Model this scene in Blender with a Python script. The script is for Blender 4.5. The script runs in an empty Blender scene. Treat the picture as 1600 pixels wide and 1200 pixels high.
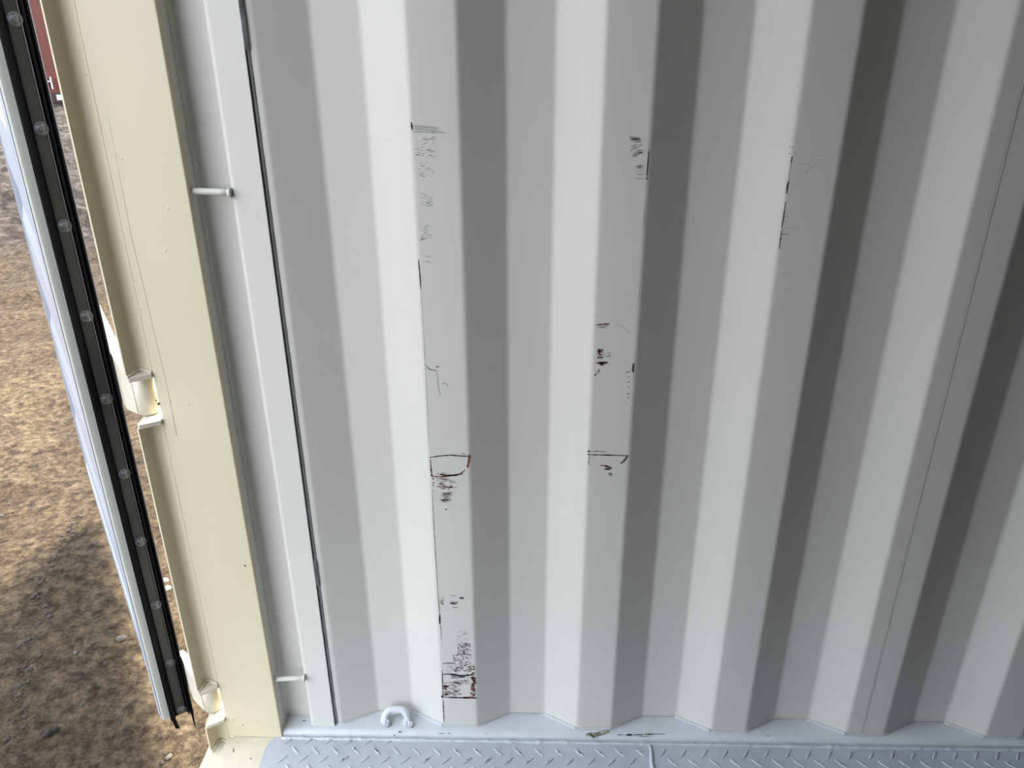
import bpy, bmesh, math, random
from mathutils import Vector, noise, Matrix

# ------------------------------------------------------------------ camera, sky, sun, exposure
F_PX, PITCH, YAW, ROLL = 1240.0, 0.4311, 0.0313, -0.0039
CAM = Vector((0.3911, -1.2025, 1.3396))
cy, sy, cp, sp, cr, sr = math.cos(YAW), math.sin(YAW), math.cos(PITCH), math.sin(PITCH), math.cos(ROLL), math.sin(ROLL)
_R0 = Vector((cy, sy, 0)); _F0 = Vector((-sy, cy, 0)); _U0 = Vector((0, 0, 1))
FWD = cp * _F0 - sp * _U0
_U = cp * _U0 + sp * _F0
RGT = cr * _R0 + sr * _U
UPV = cr * _U - sr * _R0
SC = bpy.context.scene
COL = SC.collection
cd = bpy.data.cameras.new('camera'); cam = bpy.data.objects.new('camera', cd); COL.objects.link(cam)
cd.sensor_width = 36.0; cd.lens = F_PX / 1600.0 * 36.0; cd.clip_start = 0.02; cd.clip_end = 300
cam.matrix_world = Matrix(((RGT.x, UPV.x, -FWD.x, CAM.x), (RGT.y, UPV.y, -FWD.y, CAM.y), (RGT.z, UPV.z, -FWD.z, CAM.z), (0, 0, 0, 1)))
SC.camera = cam

SC.view_settings.view_transform = 'Standard'
SC.view_settings.look = 'None'
SC.view_settings.gamma = 1.0
SC.view_settings.exposure = 2.85
SC.view_settings.use_curve_mapping = False

SKY_STRENGTH = 1.0
SUN_STRENGTH = 3.4
SUN_DIR = Vector((0.15, 0.60, 0.78)).normalized()          # towards the sun
w = bpy.data.worlds.new('sky'); SC.world = w; w.use_nodes = True
nt = w.node_tree; nt.nodes.clear()
sk = nt.nodes.new('ShaderNodeTexSky'); sk.sky_type = 'HOSEK_WILKIE'
sk.sun_direction = SUN_DIR; sk.turbidity = 6.0; sk.ground_albedo = 0.25
mixw = nt.nodes.new('ShaderNodeMix'); mixw.data_type = 'RGBA'; mixw.inputs[0].default_value = 0.55
mixw.inputs[7].default_value = (0.93, 1.0, 1.10, 1)         # thin bright haze over the blue
bg = nt.nodes.new('ShaderNodeBackground'); bg.inputs[1].default_value = SKY_STRENGTH
ow = nt.nodes.new('ShaderNodeOutputWorld')
nt.links.new(sk.outputs[0], mixw.inputs[6]); nt.links.new(mixw.outputs[2], bg.inputs[0]); nt.links.new(bg.outputs[0], ow.inputs[0])
sd = bpy.data.lights.new('sun', 'SUN'); sd.energy = SUN_STRENGTH; sd.angle = math.radians(21); sd.color = (1.0, 0.93, 0.82)
so = bpy.data.objects.new('sun', sd); COL.objects.link(so)
so.rotation_euler = SUN_DIR.to_track_quat('Z', 'Y').to_euler(); so.location = (1, 6, 8)

# ------------------------------------------------------------------ measuring helpers
def ray(u, v):
    return FWD + (u - 800) / F_PX * RGT - (v - 600) / F_PX * UPV
def on_y(u, v, y):
    d = ray(u, v); return CAM + d * ((y - CAM.y) / d.y)
def on_z(u, v, z):
    d = ray(u, v); return CAM + d * ((z - CAM.z) / d.z)
def X(xm, y):
    """x at depth y of a vertical edge measured at the wall plane"""
    return CAM.x + (xm - CAM.x) * (y - CAM.y) / (-CAM.y)

# ------------------------------------------------------------------ materials
def mat(name, col, rough=0.5, metal=0.0, bump=0.0, bscale=60, var=0.0, vscale=4, spec=0.5, col2=None, detail=4, fac=(0.35, 0.65)):
    m = bpy.data.materials.new(name); m.use_nodes = True
    t = m.node_tree; b = t.nodes['Principled BSDF']
    b.inputs['Base Color'].default_value = (*col, 1); b.inputs['Roughness'].default_value = rough
    b.inputs['Metallic'].default_value = metal; b.inputs['Specular IOR Level'].default_value = spec
    tc = t.nodes.new('ShaderNodeTexCoord')
    if var > 0 or col2:
        n = t.nodes.new('ShaderNodeTexNoise'); n.inputs['Scale'].default_value = vscale; n.inputs['Detail'].default_value = detail
        r = t.nodes.new('ShaderNodeValToRGB'); r.color_ramp.elements[0].position = fac[0]; r.color_ramp.elements[1].position = fac[1]
        c2 = col2 or tuple(c * (1 - var) for c in col)
        r.color_ramp.elements[0].color = (*c2, 1); r.color_ramp.elements[1].color = (*col, 1)
        t.links.new(tc.outputs['Object'], n.inputs['Vector']); t.links.new(n.outputs['Fac'], r.inputs[0]); t.links.new(r.outputs[0], b.inputs['Base Color'])
    if bump > 0:
        n2 = t.nodes.new('ShaderNodeTexNoise'); n2.inputs['Scale'].default_value = bscale; n2.inputs['Detail'].default_value = 5
        bp = t.nodes.new('ShaderNodeBump'); bp.inputs['Strength'].default_value = bump; bp.inputs['Distance'].default_value = 0.002
        t.links.new(tc.outputs['Object'], n2.inputs['Vector']); t.links.new(n2.outputs['Fac'], bp.inputs['Height']); t.links.new(bp.outputs[0], b.inputs['Normal'])
    return m

M = {}
M['paint'] = mat('grey_white_paint', (0.675, 0.655, 0.592), 0.42, bump=0.12, bscale=25, var=0.03, vscale=2.5, spec=0.35)
M['low_bounce'] = mat('low_bounce_paint', (0.13, 0.108, 0.070), 0.7, var=0.2, vscale=3)  # unseen walls, roof and second leaf kept dark to cut bounced light
M['rail'] = mat('rail_paint', (0.62, 0.64, 0.66), 0.38, bump=0.3, bscale=70, var=0.06, vscale=30, spec=0.4)
M['floor'] = mat('floor_paint', (0.46, 0.48, 0.53), 0.36, bump=0.35, bscale=160, var=0.08, vscale=40, spec=0.5)
M['caulk'] = mat('white_weld', (0.54, 0.56, 0.585), 0.4, bump=0.6, bscale=120, spec=0.4)
M['sealant'] = mat('grey_sealant', (0.25, 0.255, 0.255), 0.6, bump=0.5, bscale=80, var=0.3, vscale=30)
M['cream'] = mat('cream_paint', (0.66, 0.59, 0.415), 0.42, bump=0.18, bscale=22, var=0.03, vscale=3, spec=0.35)
M['cream2'] = mat('cream_floor_paint', (0.64, 0.585, 0.46), 0.4, bump=0.4, bscale=60, var=0.08, vscale=25, spec=0.4)
M['dark'] = mat('bare_dark_scratch', (0.055, 0.05, 0.05), 0.6)
M['faint'] = mat('faint_scuff', (0.42, 0.42, 0.40), 0.6)
M['mid'] = mat('grey_scuff', (0.23, 0.225, 0.22), 0.6)
M['rust'] = mat('rust_scrape', (0.19, 0.06, 0.048), 0.7)
M['rustf'] = mat('faint_rust', (0.40, 0.335, 0.315), 0.7)
M['rubber'] = mat('black_rubber', (0.0030, 0.0030, 0.0034), 0.6, bump=0.2, bscale=90, spec=0.10)
M['rubber2'] = mat('lit_lip_and_pin', (0.03, 0.026, 0.027), 0.6, bump=0.2, bscale=60)  # gasket lip catching light, put in as a lighter tone; also the hinge pin
M['retainer'] = mat('dark_steel_strip', (0.026, 0.027, 0.028), 0.42, metal=0.0, var=0.3, vscale=9, bump=0.1, spec=0.35)
M['rivet'] = mat('rivet_metal', (0.085, 0.093, 0.10), 0.3, metal=0.2, var=0.4, vscale=200)
M['edge_highlight'] = mat('steel_highlight', (0.13, 0.14, 0.145), 0.35, metal=0.3)  # lighter tone standing for the highlight along the retainer strip
M['door_in'] = mat('door_inner_paint', (0.36, 0.38, 0.43), 0.35, bump=0.25, bscale=9, spec=0.5)
M['door_edge'] = mat('door_edge_paint', (0.52, 0.53, 0.48), 0.4, bump=0.1, var=0.05, vscale=8)
M['red'] = mat('red_oxide_paint', (0.13, 0.028, 0.016), 0.55, var=0.35, vscale=1.5)
M['red_dark'] = mat('dark_red_rail', (0.045, 0.018, 0.015), 0.7, var=0.4, vscale=3)
M['white'] = mat('white_lettering', (0.5, 0.5, 0.48), 0.5)
M['wood'] = mat('plywood', (0.13, 0.085, 0.05), 0.6, var=0.3, vscale=5)  # unseen inner floor, darkened as well to lower the bounce
M['stone'] = mat('pale_stone', (0.15, 0.13, 0.10), 0.8, bump=0.8, bscale=120, var=0.3, vscale=40)
M['pebble'] = mat('brown_pebble', (0.07, 0.053, 0.037), 0.85, bump=0.8, bscale=120, var=0.4, vscale=30)
M['chalk'] = mat('white_pebble', (0.4, 0.38, 0.35), 0.8)
M['twig'] = mat('twig_bark', (0.03, 0.022, 0.018), 0.9, bump=0.9, bscale=150, var=0.5, vscale=60)
M['flake'] = mat('peeling_paint_flake', (0.42, 0.41, 0.33), 0.7, bump=1.0, bscale=200, var=0.85, vscale=140, detail=6)

def dirt():
    m = bpy.data.materials.new('bare_dirt'); m.use_nodes = True
    t = m.node_tree; b = t.nodes['Principled BSDF']; b.inputs['Roughness'].default_value = 0.92; b.inputs['Specular IOR Level'].default_value = 0.15
    tc = t.nodes.new('ShaderNodeTexCoord')
    def nz(s, d, ro=0.55, dist=0.0):
        n = t.nodes.new('ShaderNodeTexNoise'); n.inputs['Scale'].default_value = s; n.inputs['Detail'].default_value = d
        n.inputs['Roughness'].default_value = ro; n.inputs['Distortion'].default_value = dist
        t.links.new(tc.outputs['Object'], n.inputs['Vector']); return n
    def ramp(src, stops):
        r = t.nodes.new('ShaderNodeValToRGB'); e = r.color_ramp.elements
        e[0].position, e[0].color = stops[0][0], (*stops[0][1], 1); e[1].position, e[1].color = stops[-1][0], (*stops[-1][1], 1)
        for p_, c_ in stops[1:-1]:
            q = e.new(p_); q.color = (*c_, 1)
        t.links.new(src, r.inputs[0]); return r
    fine = ramp(nz(34, 10, 0.74).outputs['Fac'], [(0.34, (0.0170, 0.0115, 0.0070)), (0.46, (0.062, 0.043, 0.025)), (0.56, (0.115, 0.082, 0.048)), (0.70, (0.203, 0.156, 0.098))])
    damp = ramp(nz(1.3, 7, 0.62).outputs['Fac'], [(0.38, (0.50, 0.47, 0.47)), (0.55, (1, 1, 1))])
    mx = t.nodes.new('ShaderNodeMix'); mx.data_type = 'RGBA'; mx.blend_type = 'MULTIPLY'; mx.inputs[0].default_value = 0.8
    t.links.new(fine.outputs[0], mx.inputs[6]); t.links.new(damp.outputs[0], mx.inputs[7])
    # wetter, greyer mud further off
    sx = t.nodes.new('ShaderNodeSeparateXYZ'); t.links.new(tc.outputs['Object'], sx.inputs[0])
    mr = t.nodes.new('ShaderNodeMapRange'); mr.inputs[1].default_value = 3.0; mr.inputs[2].default_value = 4.6
    ad = t.nodes.new('ShaderNodeMath'); ad.operation = 'ADD'
    n3 = nz(0.9, 3); sc = t.nodes.new('ShaderNodeMath'); sc.operation = 'MULTIPLY_ADD'; sc.inputs[1].default_value = 2.0; sc.inputs[2].default_value = -1.0
    t.links.new(n3.outputs['Fac'], sc.inputs[0]); t.links.new(sx.outputs['Y'], ad.inputs[0]); t.links.new(sc.outputs[0], ad.inputs[1])
    t.links.new(ad.outputs[0], mr.inputs[0])
    mud = ramp(nz(9, 8, 0.7).outputs['Fac'], [(0.38, (0.007, 0.0052, 0.0046)), (0.5, (0.030, 0.0232, 0.0200)), (0.64, (0.085, 0.070, 0.060))])
    m2 = t.nodes.new('ShaderNodeMix'); m2.data_type = 'RGBA'
    t.links.new(mr.outputs[0], m2.inputs[0]); t.links.new(mx.outputs[2], m2.inputs[6]); t.links.new(mud.outputs[0], m2.inputs[7])
    t.links.new(m2.outputs[2], b.inputs['Base Color'])
    bn = nz(80, 8, 0.75); bp = t.nodes.new('ShaderNodeBump'); bp.inputs['Strength'].default_value = 1.0; bp.inputs['Distance'].default_value = 0.016
    t.links.new(bn.outputs['Fac'], bp.inputs['Height']); t.links.new(bp.outputs[0], b.inputs['Normal'])
    return m
M['dirt'] = dirt()

# ------------------------------------------------------------------ mesh helpers
class MB:
    """collects shapes into ONE mesh"""
    def __init__(s): s.v = []; s.f = []; s.m = []; s.sm = []
    def face(s, pts, mi=0, smooth=False):
        b = len(s.v); s.v += [Vector(p) for p in pts]; s.f.append(list(range(b, b + len(pts)))); s.m.append(mi); s.sm.append(smooth)
    def grid(s, rows, mi=0, smooth=True, closed=False):
        b = len(s.v); n = len(rows[0])
        for r in rows: s.v += [Vector(p) for p in r]
        for i in range(len(rows) - 1):
            for j in range(n if closed else n - 1):
                k = (j + 1) % n
                s.f.append([b + i * n + j, b + i * n + k, b + (i + 1) * n + k, b + (i + 1) * n + j]); s.m.append(mi); s.sm.append(smooth)
        return b
    def prism(s, poly, z0, z1, mi=0, smooth=False):
        """closed xy polygon extruded in z"""
        b = len(s.v); n = len(poly)
        s.v += [Vector((p[0], p[1], z0)) for p in poly] + [Vector((p[0], p[1], z1)) for p in poly]
        for j in range(n):
            k = (j + 1) % n
            s.f.append([b + j, b + k, b + n + k, b + n + j]); s.m.append(mi); s.sm.append(smooth)
        s.f.append([b + j for j in range(n)][::-1]); s.m.append(mi); s.sm.append(False)
        s.f.append([b + n + j for j in range(n)]); s.m.append(mi); s.sm.append(False)
    def box(s, a, c, mi=0):
        s.prism([(a[0], a[1]), (c[0], a[1]), (c[0], c[1]), (a[0], c[1])], a[2], c[2], mi)
    def tube(s, pts, r, mi=0, seg=10, caps=True, jitter=0.0, rng=None):
        pts = [Vector(p) for p in pts]; rows = []; n = len(pts)
        rad = r if isinstance(r, (list, tuple)) else [r] * n
        up = None
        for i, p in enumerate(pts):
            t = (pts[min(i + 1, n - 1)] - pts[max(i - 1, 0)]).normalized()
            if up is None:
                up = t.orthogonal().normalized()
            up = (up - t * up.dot(t)).normalized(); side = t.cross(up)
            rr = rad[i] * (1 + (rng.uniform(-jitter, jitter) if rng else 0))
            rows.append([p + (up * math.cos(a) + side * math.sin(a)) * rr * (1 + (rng.uniform(-jitter, jitter) * .5 if rng else 0)) for a in [2 * math.pi * k / seg for k in range(seg)]])
        b = s.grid(rows, mi, True, True)
        if caps:
            s.f.append([b + k for k in range(seg)][::-1]); s.m.append(mi); s.sm.append(False)
            s.f.append([b + (n - 1) * seg + k for k in range(seg)]); s.m.append(mi); s.sm.append(False)
    def dome(s, c, nrm, r, h, mi=0, seg=16, rings=4, prof=None):
        c = Vector(c); nrm = Vector(nrm).normalized(); a = nrm.orthogonal().normalized(); b2 = nrm.cross(a); rows = []
        prof = prof or [(math.cos(math.pi / 2 * i / rings), math.sin(math.pi / 2 * i / rings)) for i in range(rings + 1)]
        for q, hh in prof:
            q = max(q, 0.02)
            rows.append([c + nrm * (hh * h) + (a * math.cos(t) + b2 * math.sin(t)) * r * q for t in [2 * math.pi * k / seg for k in range(seg)]])
        b = s.grid(rows, mi, True, True)
        s.f.append([b + (len(rows) - 1) * seg + k for k in range(seg)]); s.m.append(mi); s.sm.append(True)
        s.f.append([b + k for k in range(seg)][::-1]); s.m.append(mi); s.sm.append(False)
    def build(s, name, mats, parent=None, fix=True):
        me = bpy.data.meshes.new(name); me.from_pydata([tuple(v) for v in s.v], [], s.f)
        for m_ in (mats if isinstance(mats, (list, tuple)) else [mats]): me.materials.append(m_)
        me.polygons.foreach_set('material_index', s.m); me.polygons.foreach_set('use_smooth', s.sm)
        if fix:
            bm = bmesh.new(); bm.from_mesh(me); bmesh.ops.recalc_face_normals(bm, faces=bm.faces); bm.to_mesh(me); bm.free()
        o = bpy.data.objects.new(name, me); COL.objects.link(o)
        if parent: o.parent = parent; o.matrix_parent_inverse = Matrix.Translation(parent.location).inverted()
        return o
def tag(o, label=None, cat=None, group=None, kind=None):
    for k, v_ in (('label', label), ('category', cat), ('group', group), ('kind', kind)):
        if v_: o[k] = v_
    return o
def empty(name, loc):
    o = bpy.data.objects.new(name, None); o.location = loc; o.empty_display_size = 0.1; COL.objects.link(o); return o
def rounded(poly, r, seg=4, skip=()):
    """round the corners of an open xy path"""
    out = [Vector(poly[0])]
    for i in range(1, len(poly) - 1):
        p = Vector(poly[i]); a = Vector(poly[i - 1]) - p; b = Vector(poly[i + 1]) - p
        rr = r[i] if isinstance(r, dict) and i in r else (r if not isinstance(r, dict) else 0)
        if rr <= 0: out.append(p); continue
        d = min(rr, a.length * .45, b.length * .45)
        p0 = p + a.normalized() * d; p1 = p + b.normalized() * d
        for k in range(seg + 1):
            t = k / seg
            out.append((1 - t) ** 2 * p0 + 2 * t * (1 - t) * p + t * t * p1)
    out.append(Vector(poly[-1])); return out
def thick(path, th):
    """closed polygon: path offset by th on the side away from the room"""
    n = len(path); off = []
    for i, p in enumerate(path):
        t = (path[min(i + 1, n - 1)] - path[max(i - 1, 0)]).normalized()
        off.append(p + Vector((-t.y, t.x)) * th)
    return list(path) + off[::-1]

CEIL = 2.39; XEND = 5.75; YFAR = -2.33; DEPTH = 0.0360
# ------------------------------------------------------------------ the corrugated side wall
EDGE = [-0.0058, .0668, .1394, .207, .278, .346, .4176, .4853, .5563, .6232, .6945, .7622, .8332, .8985, .969, 1.0378, 1.1145, 1.186, 1.2503, 1.3200]
while EDGE[-1] < XEND - 0.3:
    k = len(EDGE); EDGE.append(EDGE[-1] + (0.0677, 0.0703, 0.0677, 0.0723)[(k - 1) % 4])
prof = [Vector((-0.0142, 0.0))]
EDGE = [x if k % 4 in (0, 3) else CAM.x + (x - CAM.x) * (DEPTH - CAM.y) / (0.0301 - CAM.y) for k, x in enumerate(EDGE)]
for k, x in enumerate(EDGE): prof.append(Vector((x, (0, DEPTH, DEPTH, 0)[k % 4])))
while prof[-1].y > 0: prof.pop()
prof.append(Vector((XEND, 0.0)))
wall_path = rounded(prof, 0.0045, 4)
wp = rounded(prof, {**{i: 0.0045 for i in range(1, len(prof))}, 1: 0.009}, 4)
mb = MB(); mb.prism(thick(wp, 0.002), -0.003, CEIL)
rng = random.Random(4)
def blob(u, v, ru, rv, mi, n=7, y=0.0, lift=0.00025):
    pts = []
    for k in range(n):
        a = 2 * math.pi * k / n; q = rng.uniform(.6, 1.15)
        p = on_y(u + ru * q * math.cos(a), v + rv * q * math.sin(a), y); pts.append((p.x, y - lift, p.z))
    mb.face(pts, mi)
def stroke(pts, wpx, mi, y=0.0, lift=0.0003, jag=0.25):
    """a ragged scratch through measured points, tapering at both ends"""
    P = []
    for (a, b) in zip(pts[:-1], pts[1:]):
        n = max(2, int(math.hypot(b[0] - a[0], b[1] - a[1]) / 3))
        for k in range(n): P.append((a[0] + (b[0] - a[0]) * k / n, a[1] + (b[1] - a[1]) * k / n))
    P.append(pts[-1]); n = len(P); rows = []
    for i, p in enumerate(P):
        q = P[min(i + 1, n - 1)]; o_ = P[max(i - 1, 0)]; d = Vector((q[0] - o_[0], q[1] - o_[1])); d.normalize()
        wd = wpx * .64 * (0.25 + 0.75 * math.sin(math.pi * min(1, max(0, (i + .5) / n))) ** .5) * rng.uniform(1 - jag * 2, 1 + jag)
        a = on_y(p[0] - d.y * wd, p[1] + d.x * wd, y); b = on_y(p[0] + d.y * wd, p[1] - d.x * wd, y)
        rows.append([(a.x, y - lift, a.z), (b.x, y - lift, b.z)])
    mb.grid(rows, mi, False)
def hatch(u0, u1, v0, v1, n, mi, lmin=4, lmax=16, wd=1.0, slope=0.0, taper=None):
    for _ in range(n):
        v = rng.uniform(v0, v1); t = (v - v0) / max(1e-6, v1 - v0)
        a0, a1 = (u0, u1) if taper is None else (u0 + taper[0] * t, u1 + taper[1] * t)
        L = min(rng.uniform(lmin, lmax), a1 - a0); u = rng.uniform(a0, max(a0, a1 - L))
        stroke([(u, v), (u + L * .5, v + slope * L * .5 + rng.uniform(-.8, .8)), (u + L, v + slope * L)], wd * rng.uniform(.6, 1.2), mi)
FA, MI, DK, RU, RF = 2, 3, 1, 4, 5
# first ridge, top cluster
stroke([(642.5, 191), (644, 203)], 3.2, DK)
for q in range(6): stroke([(645, 195 + q * 2.2), (664, 196.5 + q * 2), (684 + rng.uniform(-6, 14), 199 + q * 1.8)], .9, MI if q % 2 else FA)
hatch(646, 683, 212, 246, 46, FA, 2, 7, .9); hatch(654, 681, 254, 276, 22, FA, 2, 6, .9); hatch(653, 679, 300, 322, 26, FA, 2, 7, .9, .3)
hatch(656, 676, 352, 376, 26, FA, 2, 6, .9, -.3); hatch(658, 678, 397, 414, 6, FA, 6, 14, .8)
stroke([(653.5, 405), (656, 430), (657.5, 452)], 1.4, DK); stroke([(657.5, 452), (664, 560), (670, 700)], .6, FA)
# first ridge, middle
stroke([(666, 571), (671, 577), (681, 579)], 1.5, MI); stroke([(681, 573), (686, 573)], 2, MI); stroke([(682, 579), (684, 600), (688, 619)], .9, FA)
stroke([(690, 600), (696, 598), (700, 604)], 1.0, MI)
stroke([(670, 715), (685, 712.5), (705, 711), (722, 712.5), (734, 713)], 1.6, DK); stroke([(722, 708.5), (726, 709)], 1.6, DK)
stroke([(733.5, 710), (732, 722), (730, 731)], 2.6, RU); stroke([(672, 718), (674, 738), (675, 744)], 2.0, RU); blob(674.5, 743, 2.4, 2.6, DK)
stroke([(675, 744), (690, 745), (705, 743), (718, 741), (727, 734)], 2.2, RU); stroke([(688, 742), (715, 743)], 1.6, DK)
hatch(678, 726, 738, 745, 10, RF, 4, 12, 1.2); hatch(680, 714, 747, 762, 18, RF, 5, 16, 1.4); hatch(682, 712, 756, 764, 9, RU, 3, 8, 1.2)
hatch(684, 710, 768, 786, 20, RF, 5, 14, 1.2, 0, (4, -8)); hatch(686, 706, 780, 785, 5, MI, 6, 14, 1.0); blob(697, 796, 2.2, 1.4, DK)
hatch(675, 679, 746, 770, 8, RU, 1, 3, 1.3)
stroke([(675, 770), (680, 860), (684, 925)], .9, MI); stroke([(684, 925), (687, 960), (690, 1000)], 1.0, MI); stroke([(687, 960), (687, 975)], 2.2, DK)
# first ridge, bottom
stroke([(718, 934), (725, 934.5)], 2.2, DK); hatch(700, 718, 940, 950, 9, RF, 5, 12, 1.4); hatch(686, 695, 934, 950, 8, RF, 3, 7, 1.3); stroke([(704, 931), (714, 930)], .8, MI)
hatch(715, 732, 985, 1005, 18, FA, 2, 5, .8, 0, (-4, 2)); hatch(713, 736, 1004, 1024, 95, RF, 1.5, 4, .9, .2); hatch(714, 732, 1008, 1023, 22, MI, 1.5, 3, .7)
hatch(706, 739, 1022, 1050, 120, RF, 1.5, 4.5, .9, -.2); hatch(712, 739, 1024, 1050, 20, MI, 1.5, 3, .7); hatch(736, 742, 1040, 1056, 12, RU, 2, 4, 1.3)
stroke([(691, 1037), (700, 1036), (712, 1036)], 1.8, MI); stroke([(691, 1054), (702, 1053), (720, 1056), (740, 1054)], 2.0, DK); hatch(704, 738, 1055, 1060, 10, MI, 4, 12, 1.2)
stroke([(691, 1046), (692, 1090)], 1.2, DK); blob(691, 1088, 2.4, 2.6, DK)
hatch(694, 738, 1040, 1056, 40, RF, 2, 7, .9); hatch(692, 722, 1066, 1087, 70, RF, 3, 9, 1.0); hatch(692, 700, 1070, 1086, 12, RU, 3, 8, 1.3); hatch(734, 744, 1056, 1088, 60, RU, 2, 5, 1.1); hatch(737, 744, 1056, 1088, 14, DK, 1.5, 3, .9)
hatch(700, 738, 1062, 1070, 16, RF, 5, 16, 1.1)
stroke([(691, 1089), (715, 1090), (745, 1091)], 1.8, DK); stroke([(716, 1090), (743, 1090)], 2.2, RU); stroke([(692, 1092), (694, 1128)], 1.4, DK)
# second ridge
hatch(981, 1003, 213, 222, 18, FA, 4, 12, 1.0); hatch(984, 1000, 214, 221, 6, MI, 4, 10, .9); hatch(984, 1006, 226, 246, 24, FA, 3, 9, 1.1, -.4); hatch(996, 1007, 234, 240, 8, MI, 3, 6, 1.0)
hatch(990, 1011, 252, 280, 18, FA, 4, 10, 1.0); stroke([(1014, 231), (1012, 255), (1010, 281)], 1.3, DK); blob(1010, 279, 1.4, 1.8, DK); stroke([(1007, 330), (1004, 352)], 1.0, FA)
stroke([(931, 508), (945, 506), (953, 506)], 1.8, RU); hatch(933, 952, 507, 512, 8, RF, 4, 10, 1.2); stroke([(958, 507), (972, 509), (984, 520)], .8, FA)
hatch(932, 944, 545, 560, 24, RU, 2, 5, 1.2); hatch(932, 944, 545, 558, 8, DK, 2, 5, 1.2); hatch(940, 956, 550, 558, 12, RF, 2, 5, 1.1); stroke([(931, 567), (940, 568), (950, 566)], 2.6, RU); hatch(932, 951, 564, 572, 12, RF, 5, 12, 1.1)
blob(930, 586, 1.8, 1.8, DK); hatch(930, 940, 576, 584, 7, MI, 2, 5, .9)
stroke([(990, 567), (989, 575), (989, 582)], 2.6, DK); stroke([(978, 582), (986, 580)], 1.6, MI); 
for q, vv in enumerate((589, 597, 604, 615, 621)): blob(982.5 - q * .3, vv, 2, 1.1, MI if q < 3 else RU)
blob(976, 626, 1.4, 1, RF); blob(979, 630, 1.4, 1, RF)
stroke([(919, 705), (935, 705), (950, 706)], 1.4, MI); blob(920, 705, 2.8, 2, DK); blob(920, 710, 2.6, 1.3, DK); stroke([(920, 710.5), (950, 711), (982, 712)], 1.6, DK); stroke([(921, 712), (919, 725), (923, 725)], .9, MI)
stroke([(981, 711), (976, 719), (971, 724)], 2.0, DK); blob(971, 723, 2, 1.8, DK); stroke([(938, 727), (948, 728), (956, 731)], 2.2, RU); hatch(942, 957, 727, 734, 12, RF, 3, 9, 1.3); hatch(948, 958, 738, 743, 6, FA, 4, 8, 1.2)
# third ridge
stroke([(1238, 244), (1236, 254)], 1.6, DK); stroke([(1232, 283), (1230, 292), (1228.5, 303)], 2.6, DK); stroke([(1227.5, 315), (1224, 340), (1221, 357)], 1.5, DK); stroke([(1221, 360), (1219, 376), (1217, 389)], 1.5, DK)
stroke([(1236, 254), (1232, 283)], .8, MI); blob(1234, 229, 1, 1.3, MI); blob(1239, 230, 1, 1.3, MI); blob(1233.5, 240, 1.2, 1, MI)
stroke([(1258, 270), (1265, 263), (1275, 258)], .9, FA); stroke([(1249, 257), (1262, 255)], .8, FA); stroke([(1268, 249), (1290, 250)], .8, FA); stroke([(1225, 339), (1232, 339)], .9, MI); stroke([(1252, 339), (1262, 341)], .8, FA)
stroke([(1223, 357), (1245, 357)], .9, FA); stroke([(1222, 366), (1233, 366)], 1.2, MI)
for (u, v) in ((925, 267), (808, 441), (1420, 300), (890, 130), (607, 220)): blob(u, v, 1.0, .9, MI, 5, y=0.0, lift=0.0004) if u in (607,) else None
wall = mb.build('wall_back', [M['paint'], M['dark'], M['faint'], M['mid'], M['rust'], M['rustf']])
tag(wall, 'corrugated grey-white steel side wall with scraped paint', 'wall', kind='structure')
# vertical panel seam on the fourth ridge
mb = MB(); mb.box((1.0665, -0.0004, 0.0), (1.0671, 0.002, CEIL)); mb.box((1.0671, -0.0006, 0.0), (1.0700, 0.002, CEIL), 1)
mb.build('panel_seam', [M['sealant'], M['paint']], wall)
# welded bead where the panel meets the rail
rngb = random.Random(2)
mb = MB(); pts = []
for a, b in zip(wp[:-1], wp[1:]):
    n = max(1, int((b - a).length / 0.006))
    for k in range(n):
        p = a + (b - a) * (k / n); pts.append((p.x, p.y - 0.0015, 0.0008 + 0.0005 * math.sin(p.x * 37)))
pts = [p for p in pts if p[0] < 2.4]
rad = []
for i, p in enumerate(pts):
    q = pts[min(i + 1, len(pts) - 1)]; d = (q[1] - p[1])
    rad.append(0.0036 if d < -0.0005 else (0.0020 if p[1] < 0.01 else 0.0009))
mb.tube(pts, rad, 0, 8, jitter=0.22, rng=rngb)
mb.build('weld_bead', M['caulk'], wall)

# ------------------------------------------------------------------ bottom rail ledge
yf = lambda x: -0.0225 + 0.006 * x
mb = MB(); rows = []; xs = [-0.160, -.1275] + [-0.1265 + 0.02 * i for i in range(int((XEND + .1265) / .02) + 1)]
for x in xs:
    f = (yf(x) if x < 1.6 else yf(1.6)) if x > -.128 else .02; rr = []
    for (dy, z) in ((0.075, -0.10), (0.075, 0.0), (0.012, 0.0), (0.007, -0.0006), (0.003, -0.0026), (0.0, -0.006), (-0.001, -0.014), (-0.001, -0.10)):
        rr.append((x, (0.05 if dy > .05 else f + dy), z + (0.0007 * noise.noise(Vector((x * 9, dy * 50, 3.3))) if -.01 < z < -.0001 else 0)))
    rows.append(rr)
b0 = mb.grid(rows, 0, False, True)
mb.f.append([b0 + k for k in range(8)]); mb.m.append(0); mb.sm.append(False); mb.f.append([b0 + (len(rows) - 1) * 8 + k for k in range(8)]); mb.m.append(0); mb.sm.append(False)
def fblob(u, v, ru, rv, z, mi, lift=0.0006, n=8):
    pts = []
    for k in range(n):
        a = 2 * math.pi * k / n; q = rng.uniform(.55, 1.2); p = on_z(u + ru * q * math.cos(a), v + rv * q * math.sin(a), z + lift); pts.append(tuple(p))
    mb.face(pts, mi)
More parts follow.
